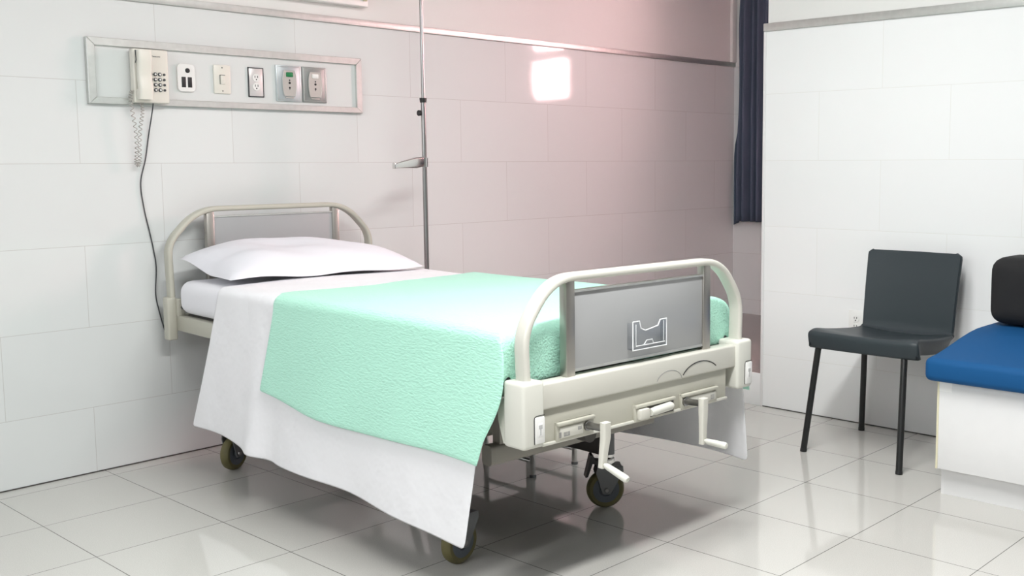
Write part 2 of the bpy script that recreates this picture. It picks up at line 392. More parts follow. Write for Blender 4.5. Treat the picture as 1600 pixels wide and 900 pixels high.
# foot end rail, crank panel, corner blocks
bm = nb(); add_box(bm, (-.405, FO-.030, .532), (.405, FO+.018, .600), .006, 3); rail = obj('foot_rail', bm, 'cream', bed)
bm = nb()
arc = [(.228+.088*math.cos(a), FO-.0305, .518+.055*math.sin(a)) for a in [PI*k/20 for k in range(4, 18)]]
add_tube(bm, arc, .0015, 6); obj('scuff_mark', bm, 'black', rail)
bm = nb()
arc = [(.09+.055*math.cos(a), FO-.0302, .530+.035*math.sin(a)) for a in [PI*k/20 for k in range(1, 19)]]
add_tube(bm, arc, .0009, 6); obj('scuff_mark', bm, 'ink', rail)
bm = nb(); add_box(bm, (-.39, FO-.020, .442), (.362, FO+.014, .536), .004); crank_panel = obj('crank_panel', bm, 'beige', bed)
bm = nb(); add_box(bm, (-.39, FO-.026, .437), (.362, FO-.016, .445), .002); obj('lip', bm, 'cream', crank_panel)
for s in (-1, 1):
    zb = .442 if s < 0 else .462
    bm = nb(); add_box(bm, (s*.430-.036, FO-.040, zb), (s*.430+.036, FO+.040, .612), .010, 3)
    cb = obj('corner_block', bm, 'plastic', bed)
    bm = nb(); add_prism(bm, [(FO+.035, zb+.09), (FO+.035, zb+.005), (FO+.055, zb+.002), (FO+.075, zb+.06), (FO+.078, .56), (FO+.035, .56)], (s*.430-.022, 0, 0), (0, 1, 0), (0, 0, 1), (1, 0, 0), .044); obj('bracket', bm, 'cream', cb)
    x = s*.430+.014
    bm = nb(); add_box(bm, (x-.014, FO-.044, zb+.012), (x+.018, FO-.038, zb+.080), .003); tb = obj('catch_cover', bm, 'white_pl', cb)
    bm = nb(); add_tube(bm, round_path([(x-.0155, FO-.0405, zb+.012), (x-.0155, FO-.0405, zb+.083), (x+.019, FO-.0405, zb+.083)], [.010]), .0011, 8); obj('catch_gap', bm, 'black', cb)
    bm = nb(); add_box(bm, (x-.006, FO-.0448, zb+.030), (x+.010, FO-.0436, zb+.064), .0004); obj('printed_label', bm, 'sticker', cb)
    bm = nb(); add_box(bm, (x-.004, FO-.0452, zb+.050), (x+.008, FO-.0446, zb+.060)); add_box(bm, (x+.000, FO-.0452, zb+.034), (x+.004, FO-.0446, zb+.052)); obj('printed_mark', bm, 'ink_pale', cb)
for s in (-1, 1):
    bm = nb(); add_box(bm, (s*.450-.018, 2.052, .480), (s*.450+.018, 2.098, .645), .006, 3); cb = obj('corner_block', bm, 'beige', bed)
    bm = nb(); add_box(bm, (s*.42-.016, 2.036, .572), (s*.42+.014, 2.06, .640), .004); obj('bracket', bm, 'beige', cb)
    bm = nb(); add_lathe(bm, [(.0001, -.003), (.007, -.003), (.007, .002), (.0001, .002)], (s*.418, 2.036, .606), (0, -1, 0), 14); obj('bolt', bm, 'steel', cb)
bm = nb(); add_box(bm, (-.41, 2.055, .515), (.41, 2.095, .575), .006); obj('head_rail', bm, 'beige', bed)
for s in (-1, 1):
    bm = nb(); add_box(bm, (s*.418-.016, FO+.02, .515), (s*.418+.016, 2.06, .575), .005); obj('side_rail', bm, 'beige', bed)
bm = nb(); add_box(bm, (-.40, .09, .556), (.40, 2.03, .580), .004)
for k in range(9): add_box(bm, (-.40, .15+k*.22, .530), (.40, .18+k*.22, .560), .003)
obj('deck', bm, 'dark_in', bed)  # dark colour put in to deepen the shade under the bed
# undercarriage
for s in (-1, 1):
    bm = nb(); add_box(bm, (s*.315-.02, .495, .180), (s*.315+.02, 1.90, .240), .006); obj('chassis_beam', bm, 'dark_in', bed)  # the beam's shade is put into its dark colour
    for y in (.80, 1.65):
        bm = nb(); add_tube(bm, [(s*.31, y, .22), (s*.31, y-.16, .545)], .016); obj('strut', bm, 'beige', bed)
for y in (.92, 1.82):
    bm = nb(); add_tube(bm, [(-.31, y, .215), (.31, y, .215)], .022, 18); obj('cross_tube', bm, 'beige', bed)
bm = nb(); add_sweep(bm, [(-.335, .30, .346), (.335, .30, .346)], rrect(.042, .058, .012, 3), fixed=(0, 0, 1)); add_box(bm, (-.30, .285, .36), (-.27, .315, .56)); add_box(bm, (.27, .285, .36), (.30, .315, .56)); obj('cross_beam', bm, 'greige_dark', bed)
for x in (-.24, .06, .23):
    bm = nb(); add_tube(bm, [(x, FO+.016, .46), (x, 1.0, .47)], .012); obj('crank_screw', bm, 'dark_in', bed)
bm = nb(); add_lathe(bm, [(.0001, -.02), (.022, -.02), (.022, .02), (.0001, .02)], (-.20, FO+.015, .430), (0, 1, 0), 18); obj('pivot_boss', bm, 'dark_in', bed)

# crank plates and cranks
def plate(x0, x1, z0, z1, hub):
    bm = nb(); add_box(bm, (x0, FO-.030, z0), (x1, FO-.018, z1), .003)
    add_box(bm, (x0, FO-.037, z1-.010), (x1, FO-.020, z1), .003)
    o = obj('crank_plate', bm, 'beige', bed)
    bm = nb(); add_box(bm, (x0+.010, FO-.0325, z0+.009), (x1-.042 if hub > (x0+x1)/2 else x1-.008, FO-.029, z1-.014), .0015); obj('name_plate', bm, 'cream', o)
    return o
def crank(hx, hz, dx_end, zend, droop, hl):
    yo = -.068
    bm = nb(); add_cyl(bm, (hx, FO-.015, hz), (hx, yo-.006, hz+.004), .0095); add_lathe(bm, [(.0096, -.006), (.013, -.006), (.013, .006), (.0096, .006)], (hx, FO-.030, hz), (0, 1, 0), 18); c = obj('crank', bm, 'steel', bed)
    bm = nb(); sec = rrect(.026, .020, .005, 3)
    add_sweep(bm, [(hx, yo, hz+.020), (hx, yo, hz-.018), (hx+dx_end*.6, yo, (hz+zend)/2-.01), (hx+dx_end, yo, zend)], sec, fixed=(0, 1, 0), scale=[1, 1.0, .85, .8]); obj('crank_arm', bm, 'cream', c)
    bm = nb(); a = Vector((hx+dx_end, yo-.008, zend+.010)); d = Vector((.03, -1, -droop)).normalized()
    add_cyl(bm, a, a+d*.012, .005)
    prof = [(.0001, .006), (.0075, .006), (.0085, .014), (.0098, hl*.8), (.0098, hl*.93), (.007, hl-.001), (.0001, hl)]
    add_lathe(bm, prof, a, d, 18); obj('crank_handle', bm, 'plastic', c)
    return c
def marks(xs, z0, z1, par):
    bm = nb()
    for x in xs: add_box(bm, (x-.0012, FO-.0331, z0), (x+.0012, FO-.0323, z1))
    add_box(bm, (xs[0], FO-.0330, z0), (xs[-1], FO-.0324, z0+.0016)); obj('printed_mark', bm, 'ink', par)
p1 = plate(-.346, -.212, .440, .492, -.235); crank(-.238, .466, -.012, .368, .30, .085)
marks([-.338, -.334], .452, .466, p1); marks([-.322, -.318, -.313, -.308, -.304], .453, .464, p1); marks([-.272, -.267, -.262], .462, .471, p1)
p2 = plate(-.052, .112, .438, .488, .03)
bm = nb(); add_box(bm, (-.046, FO-.046, .446), (-.006, FO-.028, .476), .005); obj('folded_crank_arm', bm, 'cream', p2)
bm = nb(); add_lathe(bm, [(.0001, 0), (.010, 0), (.012, .02), (.012, .085), (.008, .092), (.0001, .092)], (-.004, FO-.043, .462), (1, 0, .06), 16); obj('crank_handle', bm, 'plastic', p2)
bm = nb(); add_box(bm, (-.004, FO-.0335, .446), (.106, FO-.029, .480), .003); obj('recess', bm, 'dark_in', p2)
p3 = plate(.144, .306, .440, .488, .155); crank(.159, .464, -.002, .352, .02, .078)
marks([.275, .281, .287], .452, .466, p3)

# casters
WR = .064
def caster(x, y, axis_deg, brake):
    """axis_deg: direction of the axle in the floor plane (bed space)"""
    a = Vector((math.cos(math.radians(axis_deg)), math.sin(math.radians(axis_deg)), 0)); d = Vector((0, 0, 1)).cross(a)
    c = Vector((x, y, WR)); top = c + d*.028
    bm = nb()
    for s in (-1, 1):
        o = c + a*(s*.024) - a*.002
        poly = [(-.013, -.013), (.013, -.015), (.058, .062), (.056, .080), (-.030, .080), (-.036, .060)]
        add_prism(bm, poly, o, d, (0, 0, 1), a, .004)
    add_prism(bm, [(-.028, -.026), (.052, -.026), (.052, .026), (-.028, .026)], c+Vector((0, 0, .076)), d, a, (0, 0, 1), .006)
    k = obj('caster', bm, 'fork', bed)
    bm = nb(); add_lathe(bm, [(.045, -.017), (.056, -.018), (.062, -.012), (WR, -.004), (WR, .004), (.062, .012), (.056, .018), (.045, .017)], c, a, 40, True); obj('tyre', bm, 'tyre', k)
    bm = nb(); add_lathe(bm, [(.0001, -.016), (.010, -.017), (.012, -.012), (.022, -.010), (.024, -.015), (.033, -.016), (.0458, -.0165), (.0458, .0165), (.033, .016), (.024, .015), (.022, .010), (.012, .012), (.010, .017), (.0001, .016)], c, a, 36); obj('wheel_hub', bm, 'hub', k)
    bm = nb(); add_lathe(bm, [(.0001, -.030), (.006, -.030), (.008, -.027), (.008, .027), (.006, .030), (.0001, .030)], c, a, 14); obj('axle_bolt', bm, 'steel', k)
    t = c + d*.012
    bm = nb(); add_lathe(bm, [(.0001, .080), (.020, .080), (.022, .092), (.020, .104), (.016, .108), (.016, .122), (.0001, .122)], (t.x, t.y, WR), (0, 0, 1), 20); obj('swivel', bm, 'chrome', k)
    bm = nb(); add_cyl(bm, (t.x, t.y, .182), (t.x, t.y, .262), .020); obj('stem', bm, 'fork', k)
    if brake:
        bm = nb(); q = c - d*.040 + Vector((0, 0, .075))
        add_prism(bm, [(.02, .010), (-.006, .016), (-.022, -.028), (-.030, -.030), (-.012, .045), (-.004, .046), (.002, .028), (.02, .024)], q-a*.020, d, (0, 0, 1), a, .040); obj('brake_pedal', bm, 'black', k)
caster(-.330, .44, 280, True)
caster(.318, .485, 236, True)
caster(-.345, 1.81, 296, False)
caster(.33, 1.80, 250, False)

# ------------------------------------------------------------------ bedding (bed space)
def rbox_soft(hw, y0, y1, z0, z1, r, nx=24, ny=40):
    bm = nb(); add_box(bm, (-hw, y0, z0), (hw, y1, z1), r, 5); return bm
bm = rbox_soft(.440, .118, 2.030, .5825, .712, .045)
tag(at_bed(obj('mattress', bm, 'mattress', None, 60)), 'white covered mattress lying on the bed, bare at the head end', 'mattress')

def top_z(ly, lx):
    return .716 + .006*math.sin(ly*3.1+.4) - .012*(abs(lx)/.45)**3
def drape(nm, ym, y_foot, zhl, zhr, flare, off, headshift, m, label, cat, thick, tuck, seed, edge_fn, wav, rflare):
    rnd = random.Random(seed); ph = [rnd.uniform(0, 6.28) for _ in range(8)]
    rows = []; NV = 64; hw = .448+off; r = .035
    us = []
    NS = 14
    for k in range(NS): us.append(('L', k/NS))
    for k in range(6): us.append(('cl', k/6))
    for k in range(27): us.append(('T', k/26))
    for k in range(1, 7): us.append(('cr', k/6))
    for k in range(1, NS+1): us.append(('R', k/NS))
    ntuck = 8 if tuck else 0
    for v in range(NV+1+ntuck):
        row = []
        tv = min(1, v/NV)
        for kind, t in us:
            # depth below the edge: 0 at top edge, 1 at the hem
            dd = {'L': 1-t, 'R': t}.get(kind, 0)
            yh = edge_fn(kind, t) + headshift*dd
            yf = y_foot + (0 if tuck else .05*dd)
            if kind == 'R': yf = y_foot-.045-.055*sst(.15, .5, dd)
            if tuck:
                if kind == 'L': yf = y_foot-.045-.03*math.sin(PI*min(1, dd*1.3))+.055*dd**1.5
                elif kind == 'cl': yf = y_foot-.045*(1-t)
                elif kind == 'cr': yf = y_foot-.045*t
            ly = yh+(yf-yh)*tv
            zt = .716+off+.004*math.sin(ly*3.1+.4)
            zc = zt-r
            w = wav*dd**1.3*(math.sin(ly*7+ph[0])*.6+math.sin(ly*15+ph[1])*.4)
            if nm == 'bed_sheet' and kind == 'L': w += .022*dd*math.exp(-((ly-1.34)/.05)**2) - .012*dd*math.exp(-((ly-1.24)/.05)**2)
            if kind == 'L':
                zh = zhl(ly); z = zc+(zh-zc)*dd; lx = -(hw+flare*dd**1.1+w)
            elif kind == 'R':
                zh = zhr(ly); z = zc+(zh-zc)*dd; lx = hw+rflare*dd**1.1+w*.8
            elif kind == 'cl':
                a = t*PI/2; lx = -(hw-r)-r*math.cos(a); z = zc+r*math.sin(a)
            elif kind == 'cr':
                a = t*PI/2; lx = (hw-r)+r*math.sin(a); z = zc+r*math.cos(a)
            else:
                lx = -(hw-r)+2*(hw-r)*t; z = zt+.004*math.sin(t*PI)+.0015*math.sin(ly*9+lx*13+ph[2])
            if v > NV:     # tuck down over the foot end of the mattress
                q = (v-NV)/ntuck; rr = .045
                k_ = 0.0 if kind in 'LR' else 1.0
                if q < .6:
                    a = q/.6*PI/2; dy = rr*math.sin(a); dz = rr*(1-math.cos(a))
                else: dy = rr; dz = rr+(q-.6)/.4*.098
                ly -= dy*k_*(yf-(y_foot-.045))/.045; z -= dz*k_*(1 if kind == 'T' else .8)
            row.append((lx, ly, z))
        rows.append(row)
    bm = nb(); add_grid(bm, rows, True)
    o = cloth(nm, bm, m, thick, None, 1, 0); tag(at_bed(o), label, cat); return o

def sheet_edge(kind, t): return 1.66 + (.02*math.sin(t*5) if kind == 'T' else 0)
drape('bed_sheet', None, .130, lambda y: .150+.024*sst(.15, .9, y)+.024*sst(1.1, 1.75, y)+.002*math.sin(y*9), lambda y: .205+.01*math.sin(y*6), .048, .005, .14, 'linen',
      'white cotton sheet spread over the mattress and hanging below the mint blanket', 'sheet', .0016, False, 2, sheet_edge, .011, .050)
def blanket_edge(kind, t):
    x = {'L': -.45, 'cl': -.44, 'cr': .44, 'R': .45}.get(kind)
    if x is None: x = -.41+.82*t
    pts = [(-.46, 1.235), (-.376, 1.265), (-.216, 1.235), (-.084, 1.21), (.069, 1.235), (.254, 1.285), (.46, 1.32)]
    for (a, c), (d, e) in zip(pts, pts[1:]):
        if a <= x <= d: return c+(e-c)*sst(0, 1, (x-a)/(d-a))
    return 1.26
drape('blanket', None, .122, lambda y: .378+.008*math.sin(y*5.3+.4)+.022*sst(.9, 1.3, y), lambda y: .44, .040, .013, .045, 'blanket',
      'mint green fleece blanket spread over the lower part of the bed', 'blanket', .006, True, 4, blanket_edge, .006, .030)

# pillow
rows_t, rows_b = [], []
NU, NV = 40, 28
def pil(u, v, side):
    e = (max(0, 1-abs(u)**2.6)**.55)*(max(0, 1-abs(v)**2.6)**.55)
    # pulled-out corners and slightly hollow sides
    X = .425*u*(1-.05*(1-abs(v)**2)*abs(u)); Y = .215*v*(1-.10*(1-abs(u)**2)*abs(v))
    base = .727 + .052*sst(-.2, 1, v)*(.6+.4*sst(.4, -.6, u)) + .010*sst(0, -1, u)
    h = .108*e*(1+.06*math.sin(u*5+v*3)) if side > 0 else -.0*e
    skew = -.02*u
    return Vector((-.012+X*.955, 1.822+Y+skew, .006+base+h+.006*e*math.sin(u*9+v*4)*math.sin(v*5+1)+ (0 if side > 0 else .002*0) + .008*(1-e)*math.sin(u*7)*.5))
bm = nb()
add_grid(bm, [[pil(-1+2*i/NU, -1+2*j/NV, 1) for i in range(NU+1)] for j in range(NV+1)])
add_grid(bm, [[pil(-1+2*i/NU, -1+2*j/NV, -1) for i in range(NU+1)] for j in range(NV+1)], True)
bmesh.ops.remove_doubles(bm, verts=bm.verts[:], dist=.0008)
tag(at_bed(obj('pillow', bm, 'pillow', None, 80)), 'plump white pillow lying against the headboard', 'pillow')

# ------------------------------------------------------------------ IV stand
iv = thing('iv_stand', 'tall chrome drip stand between the bed and the tiled wall', 'drip stand', (2.985, 3.745, 0))
bm = nb(); add_cyl(bm, (0, 0, .06), (0, 0, 1.43), .0105); obj('lower_tube', bm, 'steel', iv)
bm = nb(); add_cyl(bm, (0, 0, 1.38), (0, 0, 2.25), .0075); up = obj('upper_rod', bm, 'steel', iv)
bm = nb()
for s in (-1, 1): add_tube(bm, smooth_path([(0, 0, 2.245), (s*.05, 0, 2.25), (s*.09, 0, 2.235), (s*.105, 0, 2.25), (s*.10, 0, 2.275)]), .004, 8)
obj('bag_hook', bm, 'steel', up)
bm = nb(); add_lathe(bm, [(.0076, -.010), (.014, -.010), (.016, .004), (.016, .010), (.0076, .010)], (0, 0, 1.428), (0, 0, 1), 18); obj('collar', bm, 'black', iv)
bm = nb(); d = Vector((-.9, .2, 0)).normalized(); add_lathe(bm, [(.004, .008), (.004, .014), (.012, .014), (.013, .024), (.010, .028), (.0001, .029)], (0, 0, 1.372), d, 16); obj('lock_knob', bm, 'black', iv)
bm = nb(); add_lathe(bm, [(.0105, -.020), (.0155, -.020), (.0155, .020), (.0105, .020)], (0, 0, 1.155), (0, 0, 1), 18)
hd = Vector((-1, -.12, -.10)).normalized()
add_sweep(bm, [Vector((-.012, 0, 1.158)), Vector((-.012, 0, 1.158))+hd*.045, Vector((-.012, 0, 1.158))+hd*.14, Vector((-.012, 0, 1.156))+hd*.168], rrect(.024, .048, .007, 3), fixed=(0, 0, 1), scale=[.9, 1, .55, .42])
add_box(bm, (-.185, -.030, 1.128), (-.180, -.012, 1.154), .002)
obj('clamp_handle', bm, 'chrome', iv)
for k in range(5):
    a = k*2*PI/5+.3; e = Vector((math.cos(a), math.sin(a), 0))
    bm = nb(); add_tube(bm, [e*.01+Vector((0, 0, .09)), e*.12+Vector((0, 0, .075)), e*.215+Vector((0, 0, .052))], .010, 10); lg = obj('leg', bm, 'steel', iv)
    bm = nb(); add_lathe(bm, [(.0001, -.009), (.018, -.009), (.022, -.005), (.022, .005), (.018, .009), (.0001, .009)], e*.215+Vector((0, 0, .022)), Vector((-e.y, e.x, 0)), 18); add_box(bm, e*.215+Vector((-.006, -.006, .038)), e*.215+Vector((.006, .006, .056))); obj('small_wheel', bm, 'black', lg)

# ------------------------------------------------------------------ step stool behind the bed
st = thing('step_stool', 'low step stool with chrome legs standing half under the far side of the bed', 'stool', (2.76, 2.86, 0))
bm = nb(); add_box(bm, (-.135, -.15, .160), (.135, .15, .176), .006, 3); tp = obj('step_top', bm, 'fork', st)
bm = nb()
for k in range(7): add_box(bm, (-.105, -.126+k*.038, .1755), (.105, -.102+k*.038, .1785), .001)
obj('rubber_tread', bm, 'black', tp)
for y in (-.128, .128):
    for s in (-1, 1):
        bm = nb(); add_tube(bm, [(s*.112, y, .006), (s*.112, y, .162)], .0105); lg = obj('leg', bm, 'chrome', st)
        bm = nb(); add_cyl(bm, (s*.112, y, 0), (s*.112, y, .010), .0125); obj('rubber_foot', bm, 'fork', lg)
for s in (-1, 1):
    bm = nb(); add_tube(bm, [(s*.112, -.128, .06), (s*.112, .128, .06)], .008); obj('stretcher', bm, 'chrome', st)

# ------------------------------------------------------------------ service panel and fittings on the back wall
PY = Y1
pn = thing('service_panel', 'long aluminium framed service panel on the wall above the bed', 'wall panel', (2.25, PY, 1.376))
x0, x1, z0, z1, w = -.594, .598, 0, .241, .029
bm = nb(); add_box(bm, (x0+.004, -.010, z0+.004), (x1-.004, 0, z1-.004)); obj('back_plate', bm, mat('pale_panel_enamel', (.68, .70, .69), .4), pn)
def mitre(a, b_, c, d_):
    bm = nb(); add_prism(bm, [a, b_, c, d_], (0, -.022, 0), (1, 0, 0), (0, 0, 1), (0, 1, 0), .022); bmesh.ops.bevel(bm, geom=bm.edges[:], offset=.0015, segments=1, affect='EDGES'); return obj('frame_bar', bm, 'alu', pn)
mitre((x0, z1), (x1, z1), (x1-w, z1-w), (x0+w, z1-w)); mitre((x0, z0), (x1, z0), (x1-w, z0+w*.85), (x0+w, z0+w*.85))
mitre((x0, z0), (x0, z1), (x0+w, z1-w), (x0+w, z0+w*.85)); mitre((x1, z0), (x1, z1), (x1-w, z1-w), (x1-w, z0+w*.85))

FY = PY-.010   # face of the back plate
# telephone
ph = thing('telephone', 'ivory wall telephone with keypad and coiled cord at the left of the service panel', 'telephone', (1.880, FY, 1.383))
bm = nb(); add_box(bm, (-.072, -.046, 0), (.062, -.012, .200), .006, 3); body = obj('body', bm, 'ivory', ph)
bm = nb(); add_box(bm, (-.060, -.012, .02), (.056, 0, .18), .003); obj('wall_mount', bm, 'ivory', ph); ph.location.y -= .0004
bm = nb(); sec = rrect(.052, .030, .010, 3)
add_sweep(bm, smooth_path([(-.042, -.070, .012), (-.042, -.073, .05), (-.042, -.066, .10), (-.042, -.073, .155), (-.042, -.070, .192)], 6), rrect(.052, .028, .009, 3), fixed=(0, 1, 0)); add_box(bm, (-.068, -.072, .010), (-.016, -.045, .050), .006); add_box(bm, (-.068, -.072, .150), (-.016, -.045, .194), .006)
hs = obj('handset', bm, 'ivory', ph)
bm = nb(); add_tube(bm, [(-.0695, -.058, .146), (-.0695, -.064, .156), (-.0695, -.062, .192)], .0018, 6); obj('handset_gap', bm, 'darkgrey', hs)
for r in range(4):
    for c in range(4):
        kx = -.009+c*.0175 if c < 3 else .043; kz = .108-r*.0195; rad = .0072 if c < 3 else .0048
        bm = nb(); add_lathe(bm, [(.0001, 0), (rad, 0), (rad*.95, .004), (rad*.7, .005), (.0001, .005)], (kx, -.046, kz), (0, -1, 0), 16); kb = obj('key', bm, 'darkgrey', ph)
        if c < 3:
            bm = nb(); add_lathe(bm, [(.0001, 0), (rad*.55, 0), (rad*.5, .001), (.0001, .001)], (kx, -.0508, kz), (0, -1, 0), 12); obj('key_cap', bm, 'white_pl', kb)
tcu = bpy.data.curves.new('lettering', 'FONT'); tcu.body = 'Panasonic'; tcu.size = .0085; tcu.extrude = .0003; tcu.align_x = 'CENTER'
tob = bpy.data.objects.new('lettering_curve', tcu); COL.objects.link(tob)
dg = bpy.context.evaluated_depsgraph_get(); tme = bpy.data.meshes.new_from_object(tob.evaluated_get(dg)); bpy.data.objects.remove(tob)
tme.transform(Matrix.Translation((.015, -.0464, .172)) @ Matrix.Rotation(PI/2, 4, 'X')); tme.materials.clear(); tme.materials.append(MT['darkgrey'])
to = bpy.data.objects.new('lettering', tme); COL.objects.link(to); to.parent = ph
# coiled cord: loops down from the handset and back to the body
core = smooth_path([(-.078, -.040, .045), (-.084, -.034, .02), (-.076, -.030, -.04), (-.066, -.026, -.11), (-.064, -.022, -.18), (-.068, -.02, -.222), (-.060, -.02, -.235), (-.054, -.022, -.215), (-.056, -.03, -.16), (-.052, -.036, -.09), (-.042, -.036, -.04), (-.040, -.032, -.005), (-.044, -.030, .004)], 13)
T = frames(core); path = []; nrm = None
for i, p in enumerate(core):
    if nrm is None: nrm = T[i].cross(Vector((0, 1, 0))).normalized()
    nrm = (nrm-T[i]*nrm.dot(T[i])).normalized(); bi = T[i].cross(nrm)
    for k in range(3):
        if i == len(core)-1 and k: break
        q = p if k == 0 else p.lerp(core[min(i+1, len(core)-1)], k/3); a = (i*3+k)*2*PI/11.0
        path.append(q+nrm*.0058*math.cos(a)+bi*.0058*math.sin(a))
bm = nb(); add_tube(bm, path, .0016, 6); obj('coiled_cord', bm, 'cord', ph)
cab = [(.004, -.030, .004), (.002, -.023, -.03), (-.004, .004, -.12), (-.020, .005, -.21), (-.043, .005, -.30), (-.035, .005, -.40), (-.018, .005, -.49), (-.006, .005, -.56), (.001, .005, -.63), (-.006, .005, -.73), (.004, .004, -.80), (.020, .002, -.872), (.026, 0, -.885)]
bm = nb(); add_tube(bm, smooth_path(cab, 8), .0024, 8); obj('cable', bm, 'darkgrey', ph)

# fittings on the panel
def fitting(name, label, cat, xc, zc): return thing(name, label, cat, (xc, FY-.0004, zc))
u = fitting('usb_plate', 'white rounded plate with a round hole and two black sockets beside the telephone', 'socket plate', 2.031, 1.488)
bm = nb(); add_prism(bm, rrect(.072, .108, .016, 4), (0, 0, 0), (1, 0, 0), (0, 0, 1), (0, -1, 0), .009); bmesh.ops.bevel(bm, geom=[e for e in bm.edges], offset=.0015, segments=1, affect='EDGES'); obj('plate', bm, 'white_pl', u)
for x in (-.012, .013):
    bm = nb(); add_box(bm, (x-.0085, -.0105, -.037), (x+.0085, -.008, .003), .001); sk = obj('socket', bm, 'black', u)
bm = nb(); add_lathe(bm, [(.0001, 0), (.0095, 0), (.0090, .002), (.0001, .002)], (.005, -.0088, .028), (0, -1, 0), 20); obj('jack', bm, 'black', u)

s_ = fitting('light_switch', 'ivory rocker light switch in the middle of the service panel', 'switch', 2.182, 1.490)
bm = nb(); add_box(bm, (-.036, -.007, -.057), (.036, 0, .057), .003); pl = obj('plate', bm, 'ivory', s_)
bm = nb(); add_box(bm, (-.009, -.012, -.020), (.010, -.006, .016), .002); obj('rocker', bm, 'ivory', s_)
bm = nb(); add_box(bm, (-.011, -.0078, .0155), (.0115, -.0066, .0178)); add_box(bm, (-.0118, -.0078, -.020), (-.0098, -.0066, .017)); obj('rocker_gap', bm, 'darkgrey', s_)
for z in (.046, -.046):
    bm = nb(); add_lathe(bm, [(.0001, 0), (.0028, 0), (.0024, .001), (.0001, .001)], (0, -.0068, z), (0, -1, 0), 10); obj('screw', bm, 'darkgrey', s_)

def duplex(root, m_plate, w_, h_, rr, dz):
    bm = nb(); add_box(bm, (-w_, -.005, -h_), (w_, 0, h_), .002); obj('plate', bm, m_plate, root)
    for s in (1, -1):
        bm = nb(); add_lathe(bm, [(.0001, 0), (rr, 0), (rr*.96, .003), (.0001, .003)], (0, -.0048, s*dz), (0, -1, 0), 24); f = obj('receptacle', bm, 'white_pl', root)
        bm = nb(); k = rr/.017
        for x in (-.0062*k, .0062*k): add_box(bm, (x-.0014*k, -.0084, s*dz+.000), (x+.0014*k, -.0076, s*dz+.009*k))
        add_lathe(bm, [(.0001, 0), (.0028*k, 0), (.0028*k, .0006), (.0001, .0006)], (0, -.0078, s*dz-.007*k), (0, -1, 0), 12); obj('slots', bm, 'black', f)
o_ = fitting('power_outlet', 'small steel double power outlet between the light switch and the gas outlets', 'outlet', 2.331, 1.486)
duplex(o_, 'ss', .032, .057, .0165, .018)
bm = nb(); 
for lo, hi in (((-.0345, .056), (.0345, .0600)), ((-.0345, -.060), (.0345, -.056)), ((-.0345, -.06), (-.0310, .06)), ((.0310, -.06), (.0345, .06))): add_box(bm, (lo[0], -.0056, lo[1]), (hi[0], 0, hi[1]))
obj('plate_rim', bm, 'darkgrey', o_)
w2 = thing('power_outlet', 'small white power outlet low on the right wall behind the charcoal chair', 'outlet', (X2, 2.237, .447), -PI/2)
duplex(w2, 'white_pl', .035, .055, .0165, .018)

def gas(label, xc, mplate, mbadge, badge_cat):
    g = fitting('gas_outlet', label, 'gas outlet', xc, 1.489)
    bm = nb(); add_box(bm, (-.059, -.008, -.075), (.059, 0, .075), .002); p = obj('plate', bm, mplate, g)
    bm = nb(); add_sweep(bm, [(-.053, -.0085, -.069), (.053, -.0085, -.069), (.053, -.0085, .069), (-.053, -.0085, .069), (-.053, -.0085, -.069)], circ(.0011, 6), caps=False); obj('plate_rim', bm, 'alu', p)
    prof = []
    for k in range(13): a = -1+2*k/12; prof.append((.024+.007*(1-a*a), .052*a))
    poly = prof+[(-x, z) for x, z in prof[::-1]]
    bm = nb(); add_prism(bm, poly, (0, -.0075, 0), (1, 0, 0), (0, 0, 1), (0, -1, 0), .0065); f = obj('face', bm, 'gas_face', g)
    bm = nb(); pp = [Vector((x*1.05, -.0135, z*1.02)) for x, z in poly]; add_tube(bm, pp+[pp[0]], .0012, 6); obj('face_rim', bm, 'alu', f)
    bm = nb(); add_box(bm, (-.016, -.0165, .027), (.016, -.0135, .046), .003); obj('badge', bm, mbadge, g)
    bm = nb()
    for z, r_ in ((.013, .0034), (.002, .0052), (-.018, .0042)): add_lathe(bm, [(.0001, 0), (r_, 0), (r_, .001), (.0001, .001)], (0, -.0138, z), (0, -1, 0), 14)
    add_box(bm, (-.0012, -.0148, -.026), (.0012, -.0138, -.016)); obj('port', bm, 'black', g)
    bm = nb(); add_box(bm, (-.020, -.0125, -.062), (.020, -.008, -.057), .001); obj('latch', bm, 'gas_face', g)
    return g
gas('pale metal gas outlet with a green badge on the service panel', 2.481, 'gas1', 'green', 0)
gas('dull grey metal gas outlet with a white badge at the right of the service panel', 2.606, 'gas2', 'white_pl', 0)

# over-bed wall lamp
lp = thing('wall_lamp', 'long white wall lamp mounted just above the aluminium trim over the bed', 'lamp', (2.2, Y1, 1.842))
bm = nb(); add_box(bm, (-.68, -.045, 0), (.678, 0, .13), .006, 3); obj('housing', bm, 'white_pl', lp)
bm = nb(); add_box(bm, (-.67, -.085, .030), (.668, -.040, .12), .016, 4); obj('diffuser', bm, mat('opal_diffuser', (.82, .83, .80), .35), lp)
bm = nb(); add_box(bm, (.650, -.052, .024), (.668, -.040, .042), .002); obj('pull_switch', bm, 'tape', lp)

